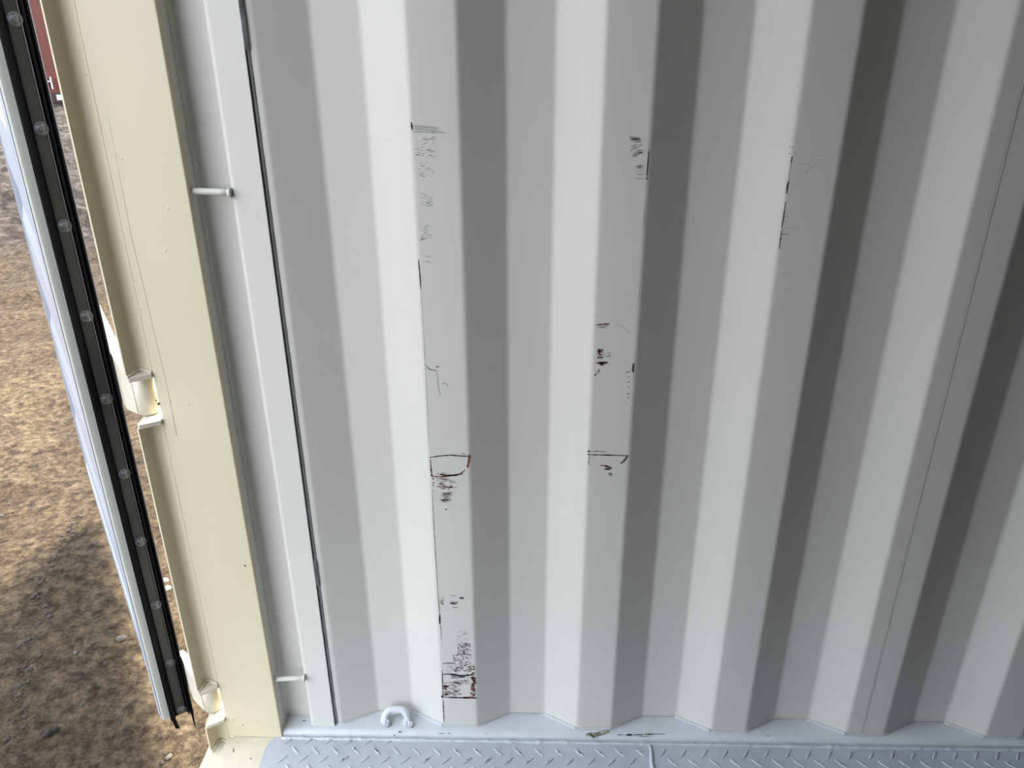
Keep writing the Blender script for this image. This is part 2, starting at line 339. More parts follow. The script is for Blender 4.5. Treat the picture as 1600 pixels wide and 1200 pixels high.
for (u, v, ru, rv) in ((983, 1148, 5, 1.8), (997, 1148, 9, .9), (1014, 1147, 7, 1.1), (968, 1148, 6, .6), (1030, 1147, 12, .5), (1005, 1150.5, 10, .5), (625, 1143.5, 3, 1), (690, 1146, 8, .5), (702, 1146, 3, .7), (760, 1146, 3, .5), (616, 1149, 1, 2), (1200, 1150, 3, .7), (475, 1126, 3.5, 1)):
    fblob(u, v, ru, rv, 0.0, 1)
rail = mb.build('trim_1', [M['rail'], M['dark']])
tag(rail, 'grey painted steel ledge along the foot of the corrugated wall', 'bottom rail', kind='structure')

# ------------------------------------------------------------------ floor with raised tread pattern
ZF = -0.012
XJ = 0.633
mb = MB()
left = [on_z(u, v, ZF) for (u, v) in ((432, 1149), (424, 1155), (416, 1166), (410, 1180), (404, 1200), (398, 1215))]
lp = [(p.x, p.y) for p in left] + [(-0.16, -0.2), (-0.165, -0.6), (-0.165, YFAR)]
rows = []
poly = [(XEND, YFAR), (XEND, -0.018)] + [(1.6, -0.01), (-0.13, -0.018)] + lp[1:]
b = len(mb.v)
mb.prism(poly, -0.022, ZF)
def lozenge(cx_, cy_, ang, L=0.0138, W=0.0033, h=0.0017, mi=0):
    c, s_ = math.cos(ang), math.sin(ang); rows = []
    N = 8
    ring = []
    for sc_, hh in ((1.0, 0.0), (0.86, 0.75), (0.5, 1.0)):
        r_ = []
        for k in range(14):
            t = 2 * math.pi * k / 14; a = math.cos(t) * L * (sc_ if sc_ > .8 else .75); w_ = math.sin(t) * W * sc_ * (1 - .35 * abs(math.cos(t)))
            r_.append((cx_ + a * c - w_ * s_, cy_ + a * s_ + w_ * c, ZF + hh * h))
        rows.append(r_)
    bb = mb.grid(rows, mi, True, True); mb.f.append([bb + 28 + k for k in range(14)]); mb.m.append(mi); mb.sm.append(True)
rl = random.Random(9); LOZ = []
p1 = on_z(613, 1172, ZF)
for plate in (0, 1):
    for j in range(-1, 16):
        for i in range(-2, 62):
            if plate == 0:
                x = -0.0894 + 0.0413 * i + (0.0 if j % 2 == 0 else 0.0213)
                if x > XJ - 0.012 or x < -0.13: continue
                ang = -math.pi / 4 if j % 2 == 0 else math.pi / 4
            else:
                x = XJ + 0.0237 + 0.0420 * i + (0.0 if j % 2 == 0 else 0.0165)
                if i < 0 or x > 2.3: continue
                ang = math.pi / 4 + .15 if j % 2 == 0 else -math.pi / 4
            y = -0.0580 + .0165 * x - 0.0218 * j
            if y > -.034: continue
            x += rl.uniform(-.0006, .0006); y += rl.uniform(-.0005, .0005); lozenge(x, y, ang); LOZ.append((x, y, ang))
# chips where the paint is knocked off the treads
for (u, v, ru, rv) in ((551, 1171, 2.2, 1.2), (556, 1176, 2.2, 1.5), (582, 1170, 2.2, 1.2), (588, 1176, 2.5, 1.5), (533, 1186, 4, .9), (540, 1183, 3, .8), (658, 1193, 3, .8), (672, 1197, 4, 1.5), (724, 1165, 2.4, .9), (755, 1165, 2.2, .8), (726, 1191, 3, .7), (756, 1188, 3, .7), (762, 1185, 3, .7), (788, 1189, 2.6, .8),
                       (809, 1176, 2.4, 1.1), (863, 1172, 2, 1.2), (892, 1170, 1.8, 1), (900, 1175, 2, 1), (912, 1167, 3, 1.2), (944, 1168, 2.6, 1.1), (963, 1174, 2, .9), (817, 1194, 2.5, .9), (849, 1193, 2.2, 1), (1307, 1189, 1.6, 1), (1576, 1187, 3, .8), (838, 1170, 1.6, .8)):
    p_ = on_z(u, v, ZF); lx, ly, la = min(LOZ, key=lambda q: (q[0] - p_.x) ** 2 + (q[1] - p_.y) ** 2)
    c_, s_ = math.cos(la), math.sin(la); t0 = rl.uniform(-.008, .002); tl = rl.uniform(.003, .0075)
    side = rl.choice((-1, 1)) * .0006; pts = []
    for k in range(9):
        a = 2 * math.pi * k / 9; q = rl.uniform(.7, 1.15); aa = t0 + tl / 2 + math.cos(a) * tl / 2 * q; bb_ = side + math.sin(a) * .0011 * q
        pts.append((lx + aa * c_ - bb_ * s_, ly + aa * s_ + bb_ * c_, ZF + .0019))
    mb.face(pts, 1)
mb.prism([(-0.165, YFAR), (XEND, YFAR), (XEND, -.45), (-.165, -.45)], ZF, ZF + .004, 2)
floor = mb.build('floor', [M['floor'], M['dark'], M['wood']])
tag(floor, 'blue-grey painted diamond-tread steel floor plate', 'floor', kind='structure')
# plate joint weld and the bead against the rail
mb = MB()
mb.tube([(XJ + 0.0012 * math.sin(i * 1.3), -0.030 - 0.012 * i, ZF + 0.0005) for i in range(30)], 0.0036, 0, 8, jitter=.3, rng=rngb)
mb.tube([(XJ + 0.0036 + 0.001 * math.sin(i * 1.3), -0.034 - 0.012 * i, ZF + 0.0004) for i in range(30)], 0.0016, 1, 6, jitter=.3, rng=rngb)
mb.dome((XJ + .001, -0.0325, ZF), (0, 0, 1), 0.004, 0.004, 0); mb.dome((XJ + .0015, -0.0355, ZF + .001), (0, 0, 1), 0.0022, 0.003, 1)
mb.build('joint_weld', [M['caulk'], M['sealant']], floor)
mb = MB()
mb.tube([(-0.126 + 0.006 * i, yf(-0.126 + .006 * i) - 0.0065 - 0.001 * noise.noise(Vector((i * .4, 0, 0))), ZF - 0.001) for i in range(300)], [0.0040 + 0.0012 * noise.noise(Vector((i * .21, 5, 0))) for i in range(300)], 0, 8, jitter=.3, rng=rngb)
mb.build('caulk_bead', M['caulk'], floor)

# ------------------------------------------------------------------ rest of the box
mb = MB()
def corr(path_dir, a0, a1, pos, z0, z1, out):
    k = 0; x = a0; pr = []
    while x < a1:
        pr.append((x, (0, .0301, .0301, 0)[k % 4])); x += (.0677, .0703, .0677, .0723)[k % 4]; k += 1
    while pr[-1][1] > 0: pr.pop()
    pr.append((a1, 0)); return pr
pr = corr(0, -0.1, XEND, 0, 0, 0, 0)
mb.prism([(a, YFAR - d) for a, d in pr] + [(a, YFAR - d - .002) for a, d in pr[::-1]], ZF, CEIL)
tag(mb.build('wall_front', M['low_bounce']), 'corrugated opposite side wall', 'wall', kind='structure')
mb = MB(); pr = corr(0, YFAR, 0.03, 0, 0, 0, 0)
mb.prism([(XEND + d, a) for a, d in pr] + [(XEND + d + .002, a) for a, d in pr[::-1]], ZF, CEIL)
tag(mb.build('wall_right', M['low_bounce']), 'corrugated end wall', 'wall', kind='structure')
mb = MB(); mb.box((-0.24, YFAR - .04, CEIL), (XEND + .04, .06, CEIL + .03)); mb.box((-0.24, YFAR - .04, 2.28), (-.16, -.03, CEIL))
tag(mb.build('ceiling', M['low_bounce']), 'flat steel roof of the container', 'ceiling', kind='structure')

mb = MB(); mb.box((-0.262, YFAR, -.010), (-0.210, -1.17, 2.30))
for q in range(5): mb.box((-0.211, YFAR + .1, .12 + q * .44), (-0.196, -1.27, .12 + q * .44 + .2))
tag(mb.build('door_2', M['low_bounce']), 'closed second door leaf', 'door', kind='structure')

# ------------------------------------------------------------------ sill at the doorway
ZS = ZF - 0.0006
mb = MB()
yb = 0.05
mb.prism([(-0.2385, YFAR), (-0.10, YFAR), (-0.10, -0.0285), (-0.2385, -0.0285)], -0.10, ZS)
mb.prism([(-0.3000, YFAR), (-0.2385, YFAR), (-0.2385, yb), (-0.2790, yb), (-0.2790, -0.04)], -0.16, -0.034)
mb.prism([(-0.2385, -0.0285), (-0.128, -0.0285), (-0.128, yb), (-0.2385, yb)], -0.16, -0.04)
rng2 = random.Random(5)
def schip(u, v, ru, rv, z, mi=1):
    pts = []
    for k in range(7):
        a = 2 * math.pi * k / 7; q = rng2.uniform(.5, 1.2); pts.append(tuple(on_z(u + ru * q * math.cos(a), v + rv * q * math.sin(a), z + .0005)))
    mb.face(pts, mi)
for (u, v, ru, rv) in ((365, 1172, .8, 4), (392, 1185, 2, 1), (395, 1151, 1, 1.2), (410, 1148, 1, .8), (372, 1160, .7, .7)): schip(u, v, ru, rv, ZS)
sill = mb.build('trim_2', [M['cream2'], M['dark']])
tag(sill, 'cream painted steel sill of the doorway', 'door sill', kind='structure')

# ------------------------------------------------------------------ corner post
YP = -0.028
post = empty('corner_post', (-0.18, 0.0, ZS))
tag(post, 'cream steel corner post with grey inner channel between open door and corrugated wall', 'post')
xr, xl = X(-0.1378, YP), X(-0.2520, YP)
mb = MB()
path = rounded([(xl, YP + .035), (xl, YP), (xr, YP), (xr + .0, YP + .012)], {1: .002, 2: .002}, 3)
mb.prism([(xl + 0.0005, YP + .012)] + [tuple(p) for p in rounded([(xl, YP + .006), (xl, YP), (xr, YP), (xr, YP + .006)], {1: .0022, 2: .0022}, 3)] + [(xr, YP + .012)], ZS, CEIL)
def pdot(u, v, r, mi=1, y=YP - .0004):
    pts = []
    for k in range(7):
        a = 2 * math.pi * k / 7; q = rng2.uniform(.6, 1.2); p = on_y(u + r * q * math.cos(a), v + r * 1.1 * q * math.sin(a), y); pts.append(tuple(p))
    mb.face(pts, mi)
for (u, v, r) in ((383, 884, 1.4), (191, 249, 1.1), (248, 631, 2.6), (244, 626, 1.4), (266, 628, 1), (135, 117, .8), (380, 1133, 1.0), (365, 1125, .8), (400, 1128, .6)): pdot(u, v, r)
for (u, v) in ((211, 438), (236, 506), (295, 632), (258, 392), (262, 326), (220, 482), (370, 1110), (384, 1139), (375, 1121)):
    p = on_y(u, v, YP); mb.dome((p.x, YP + .0002, p.z), (0, -1, 0), .0022, .0008, 0, 8, 3)
mb.build('face_plate', [M['cream'], M['dark']], post)
# faint raised weld line down the face
mb = MB()
LN = [(168, 180), (205, 370), (222, 440), (243, 530), (262, 610), (276, 680)]
mb.tube([(on_y(u, v, YP).x, YP + .0001, on_y(u, v, YP).z) for u, v in LN], .0006, 0, 6)
mb.build('paint_run', M['cream'], post)
# inner channel: side wall, rounded corner, back wall
yb = 0.020; xc = X(-0.1195, yb)
mb = MB()
cpth = rounded([(xr, YP + .0125), (xr - .0006, YP + .014), (xc, yb), (X(-0.02, yb) , yb)], {2: .012}, 7)
mb.prism([tuple(p) for p in thick(cpth, .004)], ZS, CEIL, 0, False)
mb.build('channel', M['paint'], post)
mb = MB()     # overlapping lip low inside the channel wall
mb.tube([(xc + .0028, yb - .014, z) for z in [0.0 + i * .1 for i in range(24)]], .0008, 0, 6)
mb.build('channel_seam', M['paint'], post)
# inner flange strip
ys = -0.007; sl, sr_ = X(-0.0722, ys), X(-0.0222, ys)
mb = MB()
spth = rounded([(sl + .0006, yb - .001), (sl - .001, ys + .005), (sl + .005, ys), (sr_ , ys)], {1: .002, 2: .002}, 3)
mb.prism([tuple(p) for p in spth] + [(sr_, ys + .004), (sl + .006, ys + .004), (sl + .0046, yb - .001)], -0.001, CEIL)
mb.build('inner_flange', M['paint'], post)
# sealant line in the gap
mb = MB(); rows = []; N = 300
for i in range(N + 1):
    z = 0.0005 + (CEIL - .001) * i / N
    j = noise.noise(Vector((z * 26, 0, 0))); j2 = noise.noise(Vector((z * 60, 7, 0)))
    big = (1.0 if z > 1.30 else 0.0) + (0.8 if .36 < z < .42 else 0.0)
    xa = X(-.0228, ys) + 0.0004 * j2 - .0012 * big * (0.4 + j); xb = X(-.0138, 0) + 0.0005 * j + .0010 * big * (.3 + j2)
    xm_ = xa + 0.0026 + .0008 * j
    yv = -.0025 - .005 * big
    rows.append([(xa, ys + .003, z), (xa + .0006, -.0005 - big * .005, z), (xm_, -.0025 - big * .006 + .001 * j2, z), (xb - .001, -.0018 - big * .004, z), (xb, -.0004, z), (xb, .012, z), (xa, .012, z)])
mb.grid(rows, 0, False, True)
mb.build('sealant', M['sealant'], post)
# ragged overpainted edges of the gap
mb = MB()
mb.tube([(X(-.0226, ys) - .0002 + .0006 * noise.noise(Vector((z * 40, 3, 0))), ys + .0012, z) for z in [i * .004 for i in range(590)]], .0009, 0, 6, jitter=.25, rng=rngb)
mb.tube([(X(-.0142, 0) + .0004 * noise.noise(Vector((z * 33, 9, 0))), .0002, z) for z in [i * .004 for i in range(590)]], 0.0006, 0, 6, jitter=.25, rng=rngb)
mb.build('paint_ridge', M['paint'], post)
# lashing bars across the channel
for (ua, va, ub, vb) in ((296, 298, 360, 301), (428, 1061, 476, 1059)):
    a = on_y(ua, va, -.014); b_ = on_y(ub, vb, -.010)
    mb = MB(); mb.tube([a + (b_ - a) * t for t in (0, .25, .5, .75, 1)], .0052, 0, 14, jitter=.03, rng=rngb)
    mb.dome(a - Vector((.001, 0, 0)), (1, 0, 0), .0075, .006); mb.dome(b_ + Vector((.001, 0, 0)), (-1, 0, 0), .0078, .007)
    mb.build('lashing_bar', M['paint'], post)
# recess with hinge flange, cut into three lengths by the hinges
xv = X(-0.2705, -0.014); xf = X(-0.2975, -0.050)
zl = {}
def zat(u, v, y): return on_y(u, v, y).z
Z1 = zat(220, 583, -.03); Z2 = zat(232, 655, -.03)              # lugs of the middle hinge
Z3 = zat(322, 1070, -.03); Z4 = zat(332, 1121, -.03)            # lugs of the lower hinge
rec = rounded([(xf, -0.050), (xv - .001, -0.014), (xl - .0005, YP + .001)], {1: .012}, 8)
rec_c = [tuple(p) for p in thick(rec, .0028)]
for (za, zb) in ((Z1 + .001, CEIL), (Z3 + .001, Z2 - .008), (-0.034, Z4 - .008)):
    mb = MB(); mb.prism(rec_c, za, zb); mb.build('hinge_recess', M['cream'], post)
def lug(zt, th=.0075):
    mb = MB()
    pp = [(xf - .001, -.048), (xf + .004, -.053), (xl + .0005, -.0345), (xl + .0005, .012), (xv - .012, .014), (xf - .006, .006)]
    rows = []
    mb.prism(pp, zt - th, zt)
    return mb
for zt in (Z1, Z2, Z3, Z4):
    mb = lug(zt); 
    mb.build('hinge_lug', M['cream2'], post)
for z in (Z1, Z3, Z4 * 0 - .034):
    mb = MB(); mb.tube([Vector((p.x + .001, p.y - .002, z + .0015)) for p in rec], .0028, 0, 8, jitter=.4, rng=rngb)
    mb.dome((xv + .002, -.006, z + .0), (0, -.3, 1), .009, .003, 0, 10, 3); mb.build('weld', M['cream2'], post)
# post behind the face: closes the column
mb = MB(); mb.prism([(xl + .002, YP + .0125), (xr - .002, YP + .0125), (xc - .006, yb), (xl + .002, yb)], -0.04, CEIL)
mb.build('column_body', M['cream'], post)

# ------------------------------------------------------------------ the open door leaf
A = Vector((X(-0.3870, 0.03), 0.03, 0))
far = Vector((CAM.x, CAM.y, 0)) + 2.62 * Vector((-0.5534, 0.8329, 0))
U3 = (far - A).normalized(); N3 = Vector((-U3.y * -1, 0, 0))
N3 = Vector((U3.y, -U3.x, 0))                       # towards the outer face
LEN = 1.154; T = 0.060; ZB, ZT = zat(262, 1127, .03), 2.27
def L(u, n, z): p = A + U3 * u + N3 * n; return Vector((p.x, p.y, z))
door = empty('door_1', (A.x, A.y, ZB)); tag(door, 'open container door leaf seen edge-on with a black rubber gasket', 'door', kind='structure')
def lbox(mb, u0, u1, n0, n1, z0, z1, mi=0):
    b = len(mb.v)
    for z in (z0, z1):
        for (u, n) in ((u0, n0), (u1, n0), (u1, n1), (u0, n1)): mb.v.append(L(u, n, z))
    for f in ([0, 1, 5, 4], [1, 2, 6, 5], [2, 3, 7, 6], [3, 0, 4, 7], [3, 2, 1, 0], [4, 5, 6, 7]):
        mb.f.append([b + k for k in f]); mb.m.append(mi); mb.sm.append(False)
def lprism(mb, pts, z0, z1, mi=0, smooth=False):
    mb.prism([(L(u, n, 0).x, L(u, n, 0).y) for u, n in pts], z0, z1, mi, smooth)
mb = MB()
lprism(mb, [(0.001, T - .001), (0, T - .003), (0, .003), (.0015, .0008), (.005, 0), (.05, 0.0), (.05, T - .001)], ZB, ZT)
lbox(mb, LEN - .05, LEN, 0, T, ZB, ZT, 1); lbox(mb, .05, LEN - .05, 0, T, ZB, ZB + .1, 1); lbox(mb, .05, LEN - .05, 0, T, ZT - .1, ZT, 1)
mb.build('door_frame', [M['door_edge'], M['door_in']], door)
mb = MB(); path = []
z = ZB + .1; seq = [(0, .012), (.16, .012), (.21, .030), (.26, .030), (.31, .012)]
zz = []; k = 0
while z < ZT - .1:
    zz.append((z, .003)); zz.append((min(z + .16, ZT - .1), .003)); zz.append((min(z + .20, ZT - .1), .012)); zz.append((min(z + .27, ZT - .1), .012)); z += .31
rows = [[L(.05, n, z_), L(LEN - .05, n, z_)] for z_, n in zz if z_ <= ZT - .0999] + [[L(.05, .008, ZT - .1), L(LEN - .05, .008, ZT - .1)]]
mb.grid(rows, 0, False); rows2 = [[p + N3 * .003 for p in r] for r in rows]; mb.grid(rows2, 0, False)
mb.build('door_panel', M['door_in'], door, fix=False)
# sheet skin of the inside face (bright paint, slightly wavy)
mb = MB(); rows = []
for i in range(60):
    z_ = ZB + .002 + (ZT - ZB - .004) * i / 59; rows.append([L(.006 + .0, -.0012, z_)] + [L(.012 + .038 * q / 5, -.0030 - .0016 * noise.noise(Vector((z_ * 3.0, q * .6, 2))), z_) for q in range(6)])
mb.grid(rows, 0, True); mb.build('inner_skin', M['door_in'], door, fix=False)
# gasket and its riveted retainer strip on the hinge edge
G0, G1, G2, G3 = .0170, .0288, .0478, .0598
mb = MB()
lprism(mb, [(0, G0 + .001), (-.004, G0 - .0005), (-.013, G0 - .002), (-.015, G0 + .0012), (-.010, G0 + .0065), (-.004, G1 - .001), (-.0035, G2 + .001), (-.012, G2 + .0045), (-.014, G2 + .0062), (-.0125, G2 + .0072), (-.006, G2 + .0075), (-.005, G3 - .0035), (-.016, G3 - .001), (-.017, G3 + .001), (-.012, G3 + .002), (0, G3 - .001)], ZB + .003, ZT)
# lips cut to points below the leaf
for (n0, n1, z0, tip) in ((G0, G0 + .007, ZB + .003, .030), (G3 - .004, G3 + .001, ZB + .003, .044)):
    b = len(mb.v); tp = n1 if n0 < .03 else (n0 + n1) / 2
    for q in ((-.014, n0), (-.002, n0), (-.002, n1), (-.014, n1)): mb.v.append(L(q[0], q[1], z0))
    for q in ((-.013, tp - .001), (-.009, tp - .001), (-.009, tp + .0006), (-.013, tp + .0006)): mb.v.append(L(q[0], q[1], z0 - tip))
    if n0 < .03:
        mb.v[-4] = L(-.013, n0 + .003, z0 - tip * .85); mb.v[-3] = L(-.003, n0 + .003, z0 - tip * .85)
        mb.v[-2] = L(-.003, n1 + .004, z0 - tip); mb.v[-1] = L(-.013, n1 + .004, z0 - tip)
    for f in ([0, 1, 5, 4], [1, 2, 6, 5], [2, 3, 7, 6], [3, 0, 4, 7], [4, 5, 6, 7], [3, 2, 1, 0]):
        mb.f.append([b + k for k in f]); mb.m.append(0); mb.sm.append(False)
gask = mb.build('gasket', M['rubber'], door)
mb = MB(); lprism(mb, [(-.0165, G3 + .0005), (-.0172, G3 + .0012), (-.014, G3 + .0028), (0, G3 + .0026), (0, G3 + .001)], ZB + .25, ZT)
mb.build('gasket_lip', M['rubber2'], gask)  # lit side of the lip is in its colour
mb = MB(); lprism(mb, [(-.0036, G1), (-.0056, G1 + .0006), (-.0060, G1 + .004), (-.0060, G2 - .003), (-.0080, G2 - .0012), (-.0080, G2 - .0002), (-.0036, G2)], ZB + .012, ZT - .01)
strip = mb.build('retainer_strip', M['retainer'], door)
mb = MB(); mb.tube([L(-.0084, G2 - .0006, z_) for z_ in (ZB + .012, .6, 1.2, ZT - .01)], .0006, 0, 6); mb.build('strip_highlight', M['edge_highlight'], strip)  # added thin tube that draws the highlight line
rv = [(29, 30), (66, 201), (99, 353), (135, 494), (166, 623), (197, 740), (223, 846), (247, 945), (268, 1036), (288, 1109)]
c0 = L(-.006, .040, 0)
zs = [zat(u, v, c0.y) for u, v in rv]
z = zs[0]
while z + .1505 < ZT - .03: z += .1505; zs.append(z)
proto = None
for z in zs:
    if proto is None:
        mb = MB(); mb.dome((0, 0, 0), -U3, .0108, .0036, 0, 22, 6, [(1, 0), (.97, .35), (.86, .42), (.55, .40), (.50, .75), (.40, .95), (.2, 1.0)])
        proto = mb.build('rivet', M['rivet'], None); proto.parent = strip; proto.matrix_parent_inverse = Matrix.Identity(4)
        r = proto
    else:
        r = proto.copy(); COL.objects.link(r)
    r.location = Vector((c0.x, c0.y, z))
# hinges of the leaf: knuckle on the pin, blade bolted across the outer face
HX, HY, HR = X(-0.2715, -.004), -.004, .0175
for (zt, zb, BL) in ((Z1 - .0085, Z2 + .0012, .50), (Z3 - .0085, Z4 + .0012, .012)):
    mb = MB(); n = 28
    prf = [(.90, zb), (1.0, zb + .0015), (1.0, zt - .0015), (.90, zt)]
    rows = [[(HX + HR * q * math.cos(2 * math.pi * k / n), HY + HR * q * math.sin(2 * math.pi * k / n), z_) for k in range(n)] for q, z_ in prf]
    b = mb.grid(rows, 0, True, True); mb.f.append([b + k for k in range(n)][::-1]); mb.m.append(0); mb.sm.append(False); mb.f.append([b + 3 * n + k for k in range(n)]); mb.m.append(0); mb.sm.append(False)
    hinge = mb.build('hinge_knuckle', M['cream2'], door)
    # blade
    mb = MB()
    o1 = L(0.0, T + .001, 0); o2 = L(BL, T + .001, 0); TH = .021 if BL > .1 else .011; o3 = L(BL, T + TH, 0); o4 = L(.02 if BL > .1 else .01, T + TH, 0)
    a1 = Vector((HX - .014, HY - .012, 0)); a2 = Vector((HX - .002, HY + .016, 0))
    o0 = L(-.006, T + .003, 0)
    pl = [a1, (a1 * .5 + o0 * .5) + Vector((-.004, -.002, 0)), o0, o1, o2, o3, o4, (a2 * .6 + o4 * .4), a2]
    pl = [(p.x, p.y) for p in pl]
    b = len(mb.v); m_ = len(pl)
    drop = [0.001, -.008, -.014, -.014, -.014, -.014, -.014, -.004, .001]; lift = [0.000, .004, .010, .012, .034, .034, .010, .004, .000] if BL > .1 else [0.0, -.002, -.004, -.004, -.004, -.004, -.004, -.002, 0.0]
    for (x_, y_), d_ in zip(pl, drop): mb.v.append(Vector((x_, y_, zb + d_)))
    for (x_, y_), d_ in zip(pl, lift): mb.v.append(Vector((x_, y_, zt - .002 + d_)))
    for k in range(m_):
        j = (k + 1) % m_; mb.f.append([b + k, b + j, b + m_ + j, b + m_ + k]); mb.m.append(0); mb.sm.append(False)
    mb.f.append([b + k for k in range(m_)][::-1]); mb.m.append(0); mb.sm.append(False); mb.f.append([b + m_ + k for k in range(m_)]); mb.m.append(0); mb.sm.append(False)
    mb.build('hinge_blade', M['cream2'], hinge)
    mb = MB(); mb.tube([(HX, HY, zb - .004), (HX, HY, zt + .006)], .010, 0, 16); mb.build('hinge_pin', M['rubber2'], hinge)

# ------------------------------------------------------------------ lashing ring on the ledge
mb = MB()
pa, pb = on_z(601, 1128, .004), on_z(637, 1130, .004); top = on_y(618, 1107, .016)
mid = (pa + pb) / 2; pts = []
for k in range(13):
    t = math.pi * k / 12; c = -math.cos(t); s_ = math.sin(t)
    x_ = mid.x + c * (pb.x - pa.x) / 2 * 1.04; s2 = min(1, s_ * 1.15) ** .8
    pts.append((x_, mid.y + (top.y - mid.y) * s2, .001 + (top.z - .004) * s2))
mb.tube(pts, [.0074 + .0006 * abs(k - 6) / 6 for k in range(13)], 0, 16, jitter=.06, rng=rngb)
ring = mb.build('lashing_ring', M['rail'])
tag(ring, 'small grey painted D-shaped lashing ring welded to the ledge at the wall foot', 'lashing ring')
for c in (pa, pb):
    mb = MB()
    for q in range(9):
        d = Vector((rngb.uniform(-.007, .007), rngb.uniform(-.006, .004), 0)); mb.dome(Vector((c.x, c.y, -.0005)) + d, (rngb.uniform(-.3, .3), rngb.uniform(-.3, .3), 1), rngb.uniform(.005, .0085), rngb.uniform(.008, .018), 0, 8, 3)
    mb.build('weld_lump', M['caulk'], ring)

# peeled paint flake at the foot of the second ridge
mb = MB()
fp = [(915, 1147), (922, 1144.5), (930, 1145), (938, 1142.5), (948, 1140.5), (952, 1141.5), (950, 1144.5), (940, 1147.5), (932, 1149), (928, 1152.5), (924, 1149.5), (916, 1149)]
def _fl(u, v, z):
    p = on_z(u, v, z); p.y = min(p.y, -.0035); return p
top_ = [_fl(u, v, .0012 + rngb.uniform(0, .0022)) for u, v in fp]; bot_ = [Vector((p.x, p.y, .0004)) for p in top_]
b = 0; n = len(fp); mb.v += top_ + bot_
mb.f.append(list(range(n))); mb.f.append(list(range(n, 2 * n))[::-1]); mb.m += [0, 0]; mb.sm += [False, False]
for k in range(n): mb.f.append([k, (k + 1) % n, n + (k + 1) % n, n + k]); mb.m.append(0); mb.sm.append(False)
tag(mb.build('paint_flake', M['flake']), 'dirty curled paint flake on the ledge below the second scraped ridge', 'paint flake')

# ------------------------------------------------------------------ ground outside
GZ = -0.17
def gh(x, y):
    v = Vector((x, y, 0))
    far_ = max(0.0, min(1.0, (y - 2.6) / 2.5)); 
    h = 0.030 * noise.noise(v * 0.9) + 0.014 * noise.noise(v * 3.1) + 0.007 * noise.noise(v * 9) 
    t = noise.noise(v * 22 + Vector((3, 1, 0))); cr_ = max(0.0, noise.noise(v * 2.3 + Vector((7, 2, 5)))) * 2; h += 0.0030 * t + cr_ * (0.011 * abs(noise.noise(v * 26)) + 0.006 * abs(noise.noise(v * 60))) + 0.0015 * noise.noise(v * 95)
    r_ = 1 - abs(noise.noise(Vector((x * 1.6 + y * .5, y * 4.2, 4)))) * 2; h += 0.012 * max(0, r_) ** 2
    if far_ > 0:
        r2 = 1 - abs(noise.noise(Vector((x * 2.2, y * 3.4, 9)))) * 2; h += far_ * (.09 * max(0, r2) ** 2 + .05 * noise.noise(v * 5) + .03 * noise.noise(v * 11) + .05 * abs(noise.noise(v * 2.3)))
    return h
mb = MB(); N = 380; ax = []
def warp(i, c, n, lo, hi, st):
    t = (i / (n - 1)) * 2 - 1; a = 5.0
    s_ = math.sinh(a * t) / math.sinh(a); return c + (s_ * hi if t > 0 else -s_ * lo)
gx = [warp(i, -0.75, N, -60, 60, 0) for i in range(N)]; gy = [warp(i, 0.8, N, -60, 60, 0) for i in range(N)]
gx.sort(); gy.sort()
verts = []
for y in gy:
    for x in gx:
        inside = (x > -0.33 and -2.6 < y < 0.10)
        verts.append((x, y, GZ + (gh(x, y) if not inside else -0.03)))
faces = [[j * N + i, j * N + i + 1, (j + 1) * N + i + 1, (j + 1) * N + i] for j in range(N - 1) for i in range(N - 1)]
me = bpy.data.meshes.new('ground'); me.from_pydata(verts, [], faces); me.materials.append(M['dirt']); me.polygons.foreach_set('use_smooth', [True] * len(faces))
g = bpy.data.objects.new('ground', me); COL.objects.link(g); tag(g, 'bare brown dirt ground outside the door', 'ground', kind='structure')

def stone_mesh(name, seed, m, sq=(1, .75, .5), amp=.25, sub=2):
    bm = bmesh.new(); bmesh.ops.create_icosphere(bm, subdivisions=sub, radius=1)
    for v in bm.verts:
        d = 1 + amp * noise.noise(v.co * 1.3 + Vector((seed, seed * .7, 0))) + amp * .4 * noise.noise(v.co * 3 + Vector((0, seed, 0)))
        v.co = Vector((v.co.x * sq[0], v.co.y * sq[1], v.co.z * sq[2])) * d
    me = bpy.data.meshes.new(name); bm.to_mesh(me); bm.free(); me.materials.append(m); return me
def put(name, me, x, y, s, rz, label, cat, group=None, sink=.25):
    o = bpy.data.objects.new(name, me); COL.objects.link(o); o.location = (x, y, GZ + gh(x, y) + s * .5 * (1 - sink * 2) * .6); o.scale = (s, s, s); o.rotation_euler = (0, 0, rz)
    return tag(o, label, cat, group)
def gp(u, v): p = on_z(u, v, GZ + .005); return p.x, p.y
st = [stone_mesh('stone', s_, M['stone'], sub=2) for s_ in (1.1, 4.2, 7.7)]
pbm = [stone_mesh('pebble', s_, M['pebble'], amp=.4, sub=2) for s_ in (2.1, 5.2, 8.7, 11.3)]
wh = stone_mesh('pebble', 3.3, M['chalk'], (1, .9, .8), .15)
for (u, v, s_, lab, k) in ((190, 999, .014, 'largest pale stone on the dirt left of the door foot', 0), (263, 1178, .009, 'pale flat stone on the dirt below the door gasket tips', 1), (118, 1021, .007, 'small tan stone on the shaded dirt left of the pale stone', 2),):
    x_, y_ = gp(u, v); put('stone', st[k], x_, y_, s_, u * .1, lab, 'stone')
for (u, v, s_, lab) in ((258, 907, .010, 'upper of two round white pebbles in the slit between door and post'), (262, 920, .011, 'lower of two round white pebbles in the slit between door and post')):
    x_, y_ = gp(u, v); put('pebble', wh, x_, y_, s_, .4, lab, 'pebble')
